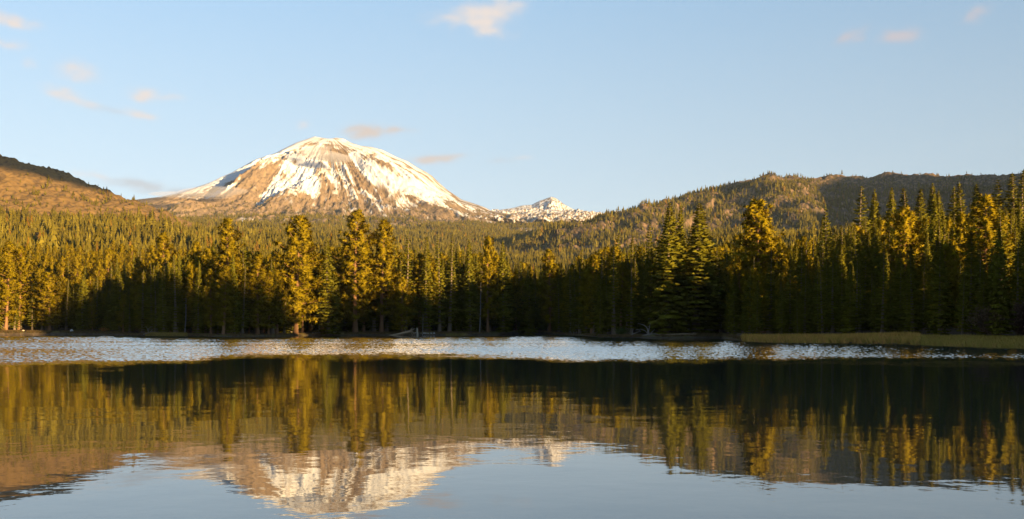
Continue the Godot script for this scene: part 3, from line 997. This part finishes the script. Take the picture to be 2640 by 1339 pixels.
func forest_mass(p: Dictionary, places: Array, label: String, group: String) -> void:
	var o := Node3D.new()
	o.name = numbered("forest")
	add_child(o)
	o.set_meta("kind", "stuff")
	o.set_meta("label", label)
	o.set_meta("category", "forest")
	o.set_meta("group", group)
	for pair in [["trunks", p.wood, m_wood], ["crowns", p.leaf, m_leaf]]:
		var mm := MultiMesh.new()
		mm.transform_format = MultiMesh.TRANSFORM_3D
		mm.mesh = pair[1]
		mm.instance_count = places.size()
		for i in places.size():
			mm.set_instance_transform(i, places[i])
		var mi := MultiMeshInstance3D.new()
		mi.name = pair[0]
		mi.multimesh = mm
		mi.material_override = pair[2]
		mi.set_meta("kind", "stuff")
		o.add_child(mi)

func build_mid_forest() -> void:
	# the stands between the shore and the slopes
	rng.seed = 88
	var rest := {}
	for i in 5200:
		var d: float = sqrt(lerpf(500.0 * 500.0, 1050.0 * 1050.0, rng.randf()))
		var b := rng.randf_range(-26.5, 26.5)
		if d < shore_at(b) + 185.0:
			continue
		var x := sin(deg_to_rad(b)) * d
		var z := -cos(deg_to_rad(b)) * d
		if n_mid.get_noise_2d(x * 0.8 - 700.0, z * 0.45) > 0.24:
			continue
		var list := pines if rng.randf() < 0.45 else firs
		var p: Dictionary = list[rng.randi() % list.size()]
		var tall := rng.randf_range(15.0, 31.0) * (1.0 + 0.4 * n_mid.get_noise_2d(x * 0.5 + 900.0, z * 0.5))
		var wide := tall * rng.randf_range(0.11, 0.17)
		if not rest.has(p):
			rest[p] = []
		rest[p].append(Transform3D(Basis(Vector3.UP, rng.randf() * TAU).scaled_local(Vector3(wide / p.r, tall / p.h, wide / p.r)), Vector3(x, base_height(x, z) - 0.1, z)))
	for p in rest:
		forest_mass(p, rest[p], "%s stands on the first slopes beyond the lakeside trees" % p.kind, "%s stands on the first slopes" % p.kind)

func build_far_forest() -> void:
	var shapes := []
	for i in 5:
		shapes.append(make_far_tree(1.0 * 22.0, [2.6, 3.2, 3.8, 2.9, 4.4][i], 60 + i))
	var mat := matte()
	var buckets := [[], [], [], [], []]
	var tints := [[], [], [], [], []]
	rng.seed = 99
	# band: from, to, square metres for each tree
	for band in [[1000.0, 1500.0, 90.0], [1500.0, 2500.0, 115.0], [2500.0, 5200.0, 140.0], [5200.0, 7700.0, 260.0]]:
		var area: float = 0.5 * deg_to_rad(53.0) * (band[1] * band[1] - band[0] * band[0])
		for i in int(area / band[2]):
			var d: float = sqrt(lerpf(band[0] * band[0], band[1] * band[1], rng.randf()))
			var b := rng.randf_range(-26.5, 26.5)
			var x := sin(deg_to_rad(b)) * d
			var z := -cos(deg_to_rad(b)) * d
			if d < shore_at(b) + 190.0:
				continue
			var y := base_height(x, z)
			var on := 0
			if z < -1500.0:
				if x < 0.0:
					var lh := left_hill(x, z)
					if lh > y:
						y = lh
						on = 1
				else:
					var rh := right_hill(x, z)
					if rh > y:
						y = rh
						on = 2
				if z < -4500.0:
					var ch := cone(x, z)
					if ch > y:
						y = ch
						on = 3
					if z < -6900.0:
						var hh := horn(x, z)
						if hh > y:
							y = hh
							on = 4
			var keep := 1.0
			var clump := n_mid.get_noise_2d(x * 0.9, z * 0.9) + 0.5 * n_fine.get_noise_2d(x * 1.2, z * 1.2)
			if on == 1:
				keep = 1.0 - smoothstep(215.0, 285.0, y + clump * 60.0)
				keep = maxf(keep, 0.85 * smoothstep(-0.1, 0.35, clump) * (1.0 - smoothstep(320.0, 370.0, y)))
			elif on == 2:
				keep = 1.0 - 0.75 * smoothstep(590.0, 655.0, y + clump * 60.0)
			elif on == 3:
				keep = 1.0 - smoothstep(650.0, 780.0, y + clump * 180.0)
				keep = maxf(keep, 0.9 * smoothstep(0.0, 0.35, clump) * (1.0 - smoothstep(820.0, 950.0, y)))
			elif on == 4:
				keep = 0.25 * smoothstep(-0.1, 0.3, clump) * (1.0 - smoothstep(900.0, 1000.0, y))
			else:
				keep = 1.0 - smoothstep(0.28, 0.42, clump) * 0.7
			if rng.randf() > keep:
				continue
			var stand := n_mid.get_noise_2d(x * 0.5 + 900.0, z * 0.5)
			if on == 0 and d < 3500.0 and n_mid.get_noise_2d(x * 0.8 - 700.0, z * 0.45) > 0.24:
				continue   # an open glade
			var s := rng.randf_range(0.6, 1.2) * (1.0 + 0.7 * stand)
			if rng.randf() < 0.06:
				s *= 1.35
			if d > 4000.0:
				s *= 0.9
			if on == 1 and y > 230.0:
				s *= 0.5
			if on == 2 and y > 580.0:
				s *= 0.65
			if on >= 3 and y > 650.0:
				s *= 0.6
			var w := s * rng.randf_range(1.05, 1.75)
			var n := rng.randi() % 5
			buckets[n].append(Transform3D(Basis(Vector3.UP, rng.randf() * TAU).scaled_local(Vector3(w, s, w)), Vector3(x, y - 0.3, z)))
			var tone := rng.randf_range(0.65, 1.2) * (1.0 + 0.5 * n_mid.get_noise_2d(x * 1.4 + 300.0, z * 1.4))
			var rust := 1.0 + (0.45 if rng.randf() < 0.04 else 0.0)
			tints[n].append(Color(0.115 * tone * rust, 0.092 * tone, 0.012 * tone))
	var total := 0
	for n in 5:
		var mm := MultiMesh.new()
		mm.transform_format = MultiMesh.TRANSFORM_3D
		mm.use_colors = true
		mm.mesh = shapes[n]
		mm.instance_count = buckets[n].size()
		for i in buckets[n].size():
			mm.set_instance_transform(i, buckets[n][i])
			mm.set_instance_color(i, tints[n][i])
		total += buckets[n].size()
		var mi := MultiMeshInstance3D.new()
		mi.name = numbered("mountain_forest")
		mi.multimesh = mm
		mi.material_override = mat
		mi.set_meta("kind", "stuff")
		mi.set_meta("label", "conifer forest covering the slopes below the mountains")
		mi.set_meta("category", "forest")
		mi.set_meta("group", "mountain forest")
		add_child(mi)
	print("far trees ", total)

func _ready() -> void:
	n_big.seed = 1
	n_big.frequency = 0.004
	n_big.fractal_octaves = 3
	n_mid.seed = 2
	n_mid.frequency = 0.01
	n_mid.fractal_octaves = 4
	n_fine.seed = 3
	n_fine.frequency = 0.02
	n_fine.fractal_octaves = 4
	n_crag.seed = 5
	n_crag.frequency = 0.012
	n_crag.fractal_type = FastNoiseLite.FRACTAL_RIDGED
	n_crag.fractal_octaves = 4
	lay_shore()
	build_world()
	print("world ", Time.get_ticks_msec())
	build_ground()
	print("ground ", Time.get_ticks_msec())
	build_water()
	build_peak()
	print("peak ", Time.get_ticks_msec())
	build_hills()
	print("hills ", Time.get_ticks_msec())
	build_trees()
	build_mid_forest()
	build_far_forest()
	build_shore()
	build_wisps()
	print("done ", Time.get_ticks_msec())

# ---------------------------------------------------------------- the shore's small things
func spot(px: float, d: float) -> Vector3:
	var x := (px - 1320.0) / FOCAL * d
	return Vector3(x, base_height(x, -d), -d)

func make_shrub(high: float, wide: float, stems: int, leaves: int, leaf_cols: Array, seed_at: int, label: String, called: String, at: Vector3) -> void:
	rng.seed = seed_at
	var wood := Tris.new()
	var leaf := Tris.new()
	for i in stems:
		var a := rng.randf() * TAU
		var lean := rng.randf_range(0.1, 1.0)
		var tip := Vector3(cos(a) * wide * lean, high * (1.05 - 0.42 * lean * lean) * rng.randf_range(0.7, 1.0), sin(a) * wide * lean)
		var mid := Vector3(tip.x * 0.35, tip.y * 0.55, tip.z * 0.35)
		var foot := Vector3(cos(a), 0, sin(a)) * wide * 0.15 - Vector3(0, 0.15, 0)
		wood.tube([foot, mid, tip], [0.035, 0.025, 0.008], 3, Color(0.17, 0.12, 0.09))
		for k in leaves:
			var f := rng.randf_range(0.25, 1.05)
			var p := foot.lerp(mid, f * 2.0) if f < 0.5 else mid.lerp(tip, f * 2.0 - 1.0)
			p += rdir() * 0.22 * wide * rng.randf()
			p.y = maxf(p.y, 0.05)
			var sz := rng.randf_range(0.10, 0.22)
			var col: Color = leaf_cols[rng.randi() % leaf_cols.size()] * rng.randf_range(0.75, 1.2)
			var dn := rdir()
			var wd := dn.cross(rdir()).normalized() * sz * 0.5
			leaf.tri(p - wd, p + wd, p + dn * sz * 1.5, (dn + Vector3(0, 0.5, 0.4)).normalized(), col)
	var o := thing(called, label, "shrub", at)
	part("stems", wood.mesh(), m_wood, o)
	part("foliage", leaf.mesh(), m_leaf, o)

func tuft(high: float, seed_at: int) -> ArrayMesh:
	rng.seed = seed_at
	var t := Tris.new()
	for i in 16:
		var a := rng.randf() * TAU
		var p := Vector3(cos(a), 0, sin(a)) * rng.randf_range(0.0, 0.28)
		var tip := p + Vector3(cos(a) * rng.randf_range(0.05, 0.4), high * rng.randf_range(0.6, 1.1), sin(a) * rng.randf_range(0.05, 0.4))
		var wd := Vector3(-sin(a), 0, cos(a)) * 0.035
		t.tri(p - wd, p + wd, tip, (Vector3(cos(a), 1.1, sin(a)) + rdir() * 0.4).normalized(), Color.WHITE)
	return t.mesh()

func grass_patch(called: String, label: String, high: float, seed_at: int, places: Array, cols: Array) -> void:
	var m := tuft(1.0, seed_at)
	var mm := MultiMesh.new()
	mm.transform_format = MultiMesh.TRANSFORM_3D
	mm.use_colors = true
	mm.mesh = m
	mm.instance_count = places.size()
	for i in places.size():
		var s := high * rng.randf_range(0.6, 1.15)
		var p: Vector3 = places[i]
		mm.set_instance_transform(i, Transform3D(Basis(Vector3.UP, rng.randf() * TAU).scaled_local(Vector3(1.1, s, 1.1)), Vector3(p.x, maxf(base_height(p.x, p.z), -0.25) - 0.03, p.z)))
		mm.set_instance_color(i, cols[rng.randi() % cols.size()] * rng.randf_range(0.75, 1.25))
	var mi := MultiMeshInstance3D.new()
	mi.name = numbered(called)
	mi.multimesh = mm
	mi.material_override = m_leaf
	mi.set_meta("kind", "stuff")
	mi.set_meta("label", label)
	mi.set_meta("category", "grass")
	add_child(mi)

func rock(at: Vector3, size: Vector3, seed_at: int, col: Color, label: String, group := "") -> void:
	var sp := SphereMesh.new()
	sp.radial_segments = 14
	sp.rings = 8
	var arr := sp.get_mesh_arrays()
	var v: PackedVector3Array = arr[Mesh.ARRAY_VERTEX]
	for i in v.size():
		var d := v[i].normalized()
		var f := 1.0 + 0.45 * n_fine.get_noise_3d(d.x * 50.0 + seed_at * 31.0, d.y * 50.0, d.z * 50.0)
		v[i] = d * f * size
	arr[Mesh.ARRAY_VERTEX] = v
	var st := SurfaceTool.new()
	st.create_from_arrays(arr)
	st.generate_normals()
	var m := matte(false)
	m.albedo_color = col.linear_to_srgb()
	var o := MeshInstance3D.new()
	o.name = numbered("rock")
	o.mesh = st.commit()
	o.material_override = m
	add_child(o)
	o.position = at
	o.set_meta("label", label)
	o.set_meta("category", "rock")
	if group != "":
		o.set_meta("group", group)

func crooked(p0: Vector3, p1: Vector3, bend: Vector3, r0: float, r1: float, col: Color) -> ArrayMesh:
	var t := Tris.new()
	var pts := []
	var rad := []
	for i in 7:
		var f := i / 6.0
		pts.append(p0.lerp(p1, f) + bend * sin(PI * f) + rdir() * r0 * 0.25)
		rad.append(lerpf(r0, r1, f))
	t.tube(pts, rad, 7, col)
	return t.mesh()

func build_shore() -> void:
	rng.seed = 500
	var grey := Color(0.22, 0.19, 0.16)
	var tawny := Color(0.30, 0.22, 0.14)
	# fallen log with its root plate
	var at := spot(1012, 428.0)
	var log_thing := thing("fallen_log", "long fallen log on the bank, its root end raised", "log", at)
	part("log_trunk", crooked(Vector3(-9.2, -0.1, 0.4), Vector3(6.4, 2.1, 0), Vector3(0, -0.55, 0), 0.22, 0.55, tawny), m_wood, log_thing)
	for i in 7:
		var a := TAU * i / 7.0
		part("root", crooked(Vector3(6.2, 2.1, 0), Vector3(7.2 + rng.randf_range(0.2, 1.6), 2.2 + sin(a) * 1.5, cos(a) * 1.3), Vector3(0.2, 0.2, 0), 0.28, 0.05, tawny), m_wood, log_thing)
	part("limb", crooked(Vector3(4.9, 1.7, 0), Vector3(4.6, 3.4, 0.3), Vector3.ZERO, 0.2, 0.06, tawny), m_wood, log_thing)
	# the upright broken trunk beside it
	at = spot(1075, 430.0)
	var stub := thing("tree_stump", "upright pale broken stump beside the fallen log's roots", "stump", at)
	part("stump_trunk", crooked(Vector3(0, -0.3, 0), Vector3(0.1, 3.4, 0), Vector3(0.05, 0, 0), 0.46, 0.30, Color(0.42, 0.36, 0.26)), m_wood, stub)
	part("splinter", crooked(Vector3(-0.1, 3.2, 0), Vector3(-0.05, 3.9, 0), Vector3.ZERO, 0.22, 0.03, Color(0.42, 0.36, 0.26)), m_wood, stub)
	# a bare grey pole of a tree
	at = spot(1089, 434.0)
	var pole := thing("dead_snag", "thin bare dead pole behind the broken stump", "snag", at)
	part("snag_trunk", crooked(Vector3(0, -0.3, 0), Vector3(0.2, 8.6, 0), Vector3(0.1, 0, 0), 0.16, 0.05, grey), m_wood, pole)
	# dead standing trees
	for q in [[476, 372.0, 13.0, "bare dead trunk standing behind the golden grassy point"], [822, 428.0, 17.0, "bare grey dead tree between the two largest golden pines"], [1236, 462.0, 20.0, "tall bare dead stem in the close row of firs"], [1470, 430.0, 15.0, "bare dead tree behind the small grey driftwood"], [2026, 270.0, 14.0, "bare dead tree beside the clear-trunked pine"]]:
		var foot := spot(q[0], q[1])
		var dead := thing("dead_tree", q[3], "dead tree", foot)
		part("trunk", crooked(Vector3(0, -0.3, 0), Vector3(q[2] * 0.03, q[2], 0), Vector3(0.12, 0, 0.1), 0.10 + q[2] * 0.011, 0.04, grey), m_wood, dead)
		for i in 9:
			var y0: float = q[2] * rng.randf_range(0.3, 0.95)
			var a := rng.randf() * TAU
			var reach := rng.randf_range(0.5, 1.7)
			part("branch", crooked(Vector3(q[2] * 0.03 * y0 / q[2], y0, 0), Vector3(cos(a) * reach, y0 + rng.randf_range(-0.5, 0.4), sin(a) * reach), Vector3(0, -0.1, 0), 0.05, 0.015, grey), m_wood, dead)
	# bleached root tangle
	at = spot(1668, 290.5)
	var wad := thing("driftwood", "bleached tangle of roots and curved branches under the massive firs", "driftwood", at)
	for q in [[Vector3(0.4, 0.1, 0), Vector3(-2.4, 3.3, 0.2), Vector3(0.9, 0.5, 0), 0.20], [Vector3(0.6, 0.1, 0), Vector3(0.9, 3.2, 0), Vector3(-0.2, 0, 0), 0.17], [Vector3(0.3, 0.2, 0), Vector3(-0.3, 2.4, 0.3), Vector3(0.3, 0, 0), 0.14], [Vector3(0.8, 0.2, 0), Vector3(2.0, 1.6, 0), Vector3(0, 0.2, 0), 0.12], [Vector3(-4.4, 0.1, 0.5), Vector3(-1.6, 1.2, 0), Vector3(0, 0.1, 0), 0.16], [Vector3(-3.6, 0.2, 0.2), Vector3(-3.3, 1.9, 0), Vector3(-0.3, 0, 0), 0.12], [Vector3(-1.2, 0.1, 0.7), Vector3(3.6, 0.35, 0.6), Vector3(0, 0.25, 0), 0.2], [Vector3(0.5, 0.3, 0), Vector3(-2.0, 1.7, -0.4), Vector3(0, 0.5, 0), 0.12], [Vector3(-2.9, 1.5, 0), Vector3(-1.5, 1.0, 0.1), Vector3(0, 0.4, 0), 0.08]]:
		part("branch", crooked(q[0], q[1], q[2], q[3], 0.03, grey), m_wood, wad)
	at = spot(1760, 291.0)
	var low_log := thing("driftwood_log", "low weathered log half in the grass past the root tangle", "driftwood", at)
	part("log_trunk", crooked(Vector3(-4.5, 0.1, 0), Vector3(3.4, 0.35, 0.4), Vector3(0, 0.1, 0), 0.22, 0.12, tawny), m_wood, low_log)
	part("branch", crooked(Vector3(2.4, 0.3, 0.3), Vector3(3.2, 1.0, 0.3), Vector3.ZERO, 0.08, 0.03, tawny), m_wood, low_log)
	at = spot(1489, 402.0)
	var drift := thing("driftwood", "small grey driftwood branches beside the green shoreline shrubs", "driftwood", at)
	for i in 6:
		part("branch", crooked(Vector3(-2.2 + i * 0.8, 0.0, 0), Vector3(-2.6 + i * 0.9 + rng.randf_range(-0.6, 0.6), rng.randf_range(0.9, 2.0), 0.3), Vector3(0.2, 0.1, 0), 0.11, 0.03, grey), m_wood, drift)
	at = spot(384, 372.0)
	var snag := thing("driftwood", "forked grey snag above the golden grassy point", "driftwood", at)
	for q in [[Vector3(0, 0, 0), Vector3(-1.0, 2.6, 0), 0.13], [Vector3(0.1, 0.5, 0), Vector3(1.3, 1.9, 0), 0.10], [Vector3(-0.6, 1.4, 0), Vector3(0.4, 2.5, 0), 0.07], [Vector3(-1.9, 0.1, 0), Vector3(1.9, 0.9, 0.2), 0.14]]:
		part("branch", crooked(q[0], q[1], Vector3(0.1, 0.15, 0), q[2], 0.03, grey), m_wood, snag)
	# stones at the water's edge
	var stone := Color(0.42, 0.40, 0.38)
	rock(spot(184, 424.0) + Vector3(0, 0.35, 0), Vector3(0.55, 0.6, 0.5), 1, Color(0.55, 0.54, 0.54), "pale boulder on the dark bank near the autumn shrub")
	rock(spot(59, 422.0) + Vector3(0, 0.1, 0), Vector3(0.45, 0.3, 0.4), 2, Color(0.5, 0.4, 0.3), "small tan stone at the water below the golden pine")
	rng.seed = 501
	for i in 9:
		var x := 1066.0 + i * 6.5 + rng.randf_range(-2.0, 2.0)
		rock(spot(x, shore_at(rad_to_deg(atan((x - 1320.0) / FOCAL))) * 0.997 + 1.4) + Vector3(0, 0.1, 0), Vector3(rng.randf_range(0.25, 0.6), rng.randf_range(0.15, 0.35), 0.3), 10 + i, stone, "pale stone in the row at the foot of the broken stump", "stones by the stump")
	for i in 12:
		var x := 806.0 + i * 6.0 + rng.randf_range(-3.0, 3.0)
		rock(spot(x, shore_at(rad_to_deg(atan((x - 1320.0) / FOCAL))) + 1.8) + Vector3(0, 0.12, 0), Vector3(rng.randf_range(0.2, 0.5), rng.randf_range(0.15, 0.4), 0.3), 30 + i, stone, "pale stone in the row below the half-lit fir", "stones on the grassy bank")
	# shrubs
	make_shrub(1.9, 2.0, 34, 26, [Color(0.34, 0.20, 0.03), Color(0.30, 0.22, 0.04), Color(0.36, 0.05, 0.03)], 601, "red and yellow autumn shrub on the bank", "autumn_shrub", spot(266, 426.0))
	make_shrub(1.1, 1.0, 20, 20, [Color(0.32, 0.21, 0.05)], 602, "little golden shrub at the foot of the golden pine", "golden_shrub", spot(9, 420.0))
	make_shrub(2.3, 4.2, 50, 40, [Color(0.10, 0.11, 0.03), Color(0.13, 0.12, 0.03)], 603, "green shrub on the bank in the forest gap", "green_shrub", spot(1352, 522.0))
	make_shrub(2.6, 3.2, 44, 40, [Color(0.11, 0.12, 0.03), Color(0.14, 0.12, 0.03)], 604, "rounded olive shrub beside the forest gap", "green_shrub", spot(1402, 520.0))
	make_shrub(1.8, 2.6, 40, 34, [Color(0.09, 0.11, 0.03)], 605, "low green shrub between driftwood and root tangle", "green_shrub", spot(1603, 298.0))
	make_shrub(4.2, 4.2, 90, 60, [Color(0.15, 0.09, 0.05), Color(0.12, 0.08, 0.045)], 606, "big russet willow behind the sedge", "willow_shrub", spot(2560, 158.0))
	make_shrub(4.6, 3.2, 80, 60, [Color(0.17, 0.085, 0.055), Color(0.13, 0.08, 0.045)], 607, "redder willow joined to the russet willow", "willow_shrub", spot(2632, 160.0))
	# sedge on the two tongues of the right shore
	rng.seed = 700
	var sedge := [Color(0.55, 0.32, 0.07), Color(0.46, 0.29, 0.06), Color(0.55, 0.27, 0.08), Color(0.38, 0.26, 0.05)]
	var places := []
	for i in 6500:
		var k := rng.randf_range(596.0, 1050.0)
		var b := rad_to_deg(atan(k / FOCAL))
		var d := shore_at(b) + rng.randf_range(-0.6, 1.0) + 13.0 * pow(rng.randf(), 1.4)
		places.append(Vector3(sin(deg_to_rad(b)) * d, 0, -cos(deg_to_rad(b)) * d))
	grass_patch("tall_sedge", "tall straw-coloured sedge below the clear-trunked pine and blackish fir", 0.95, 701, places, sedge)
	places = []
	for i in 7000:
		var k := rng.randf_range(1030.0, 1420.0)
		var b := rad_to_deg(atan(k / FOCAL))
		var d := shore_at(b) + rng.randf_range(-0.6, 1.0) + 11.0 * pow(rng.randf(), 1.4)
		places.append(Vector3(sin(deg_to_rad(b)) * d, 0, -cos(deg_to_rad(b)) * d))
	grass_patch("green_sedge", "greener sedge in front of the russet willow", 0.75, 702, places, [Color(0.40, 0.28, 0.055), Color(0.44, 0.27, 0.07), Color(0.32, 0.25, 0.05)])
	places = []
	for i in 16000:
		var k := rng.randf_range(-1420.0, 600.0)
		var b := rad_to_deg(atan(k / FOCAL))
		var d := shore_at(b) + rng.randf_range(0.2, 9.0)
		if n_mid.get_noise_1d(k * 1.1) + rng.randf_range(-0.3, 0.3) > -0.1:
			places.append(Vector3(sin(deg_to_rad(b)) * d, 0, -cos(deg_to_rad(b)) * d))
	grass_patch("bank_grass", "short olive and brown grass along the far bank", 0.5, 703, places, [Color(0.17, 0.14, 0.045), Color(0.20, 0.13, 0.06), Color(0.15, 0.09, 0.05)])
	places = []
	for i in 1500:
		var k := rng.randf_range(-945.0, -840.0)
		var b := rad_to_deg(atan(k / FOCAL))
		var d := shore_at(b) + rng.randf_range(-0.5, 8.0)
		places.append(Vector3(sin(deg_to_rad(b)) * d, 0, -cos(deg_to_rad(b)) * d))
	grass_patch("golden_grass", "golden grass on the little point below the forked snag", 0.8, 704, places, [Color(0.30, 0.20, 0.05), Color(0.26, 0.19, 0.05)])

# ---------------------------------------------------------------- thin clouds that cling to the mountain
func wisp(x: float, y: float, z: float, size: Vector3, density: float, turn: float) -> void:
	var f := FogVolume.new()
	f.name = numbered("cloud_wisp")
	f.shape = RenderingServer.FOG_VOLUME_SHAPE_ELLIPSOID
	f.size = size
	var m := FogMaterial.new()
	m.density = density
	m.albedo = Color(0.96, 0.93, 0.92)
	f.material = m
	add_child(f)
	f.position = Vector3(x, y, z)
	f.rotation.z = turn
	f.set_meta("kind", "stuff")
	f.set_meta("label", "thin cloud drifting across the snowy mountain")
	f.set_meta("category", "cloud")
	f.set_meta("group", "clouds on the mountain")

func build_wisps() -> void:
	wisp(-1195, 1110, -7250, Vector3(300, 75, 160), 0.0072, -0.10)
	wisp(-1120, 1092, -7230, Vector3(240, 60, 140), 0.0072, -0.05)
	wisp(-1265, 1150, -7280, Vector3(240, 50, 130), 0.0056, 0.15)
	wisp(-1330, 1175, -7350, Vector3(260, 40, 130), 0.0040, 0.1)
	wisp(-1760, 815, -6700, Vector3(420, 60, 160), 0.0048, 0.02)
	wisp(-1900, 800, -6750, Vector3(520, 40, 160), 0.0040, -0.03)
	# a cloud off to the right, up-sun of the bare hill: its shadow lies on the crest
	var at := Vector3(-1137, 384, -2790) + SUN * 3500.0
	var f := FogVolume.new()
	f.name = numbered("cloud_bank")
	f.shape = RenderingServer.FOG_VOLUME_SHAPE_ELLIPSOID
	f.size = Vector3(460, 84, 260)
	var m := FogMaterial.new()
	m.density = 0.016
	m.albedo = Color(0.97, 0.96, 0.95)
	f.material = m
	add_child(f)
	var across := Vector3(SUN.z, 0, -SUN.x).normalized()
	var flat := Vector3(SUN.x, 0, SUN.z).normalized()
	f.transform = Transform3D(Basis(across, Vector3.UP, flat).rotated(flat, -0.16), at)
	f.set_meta("kind", "stuff")
	f.set_meta("label", "low cloud whose shadow lies on the bare hill")
	f.set_meta("category", "cloud")
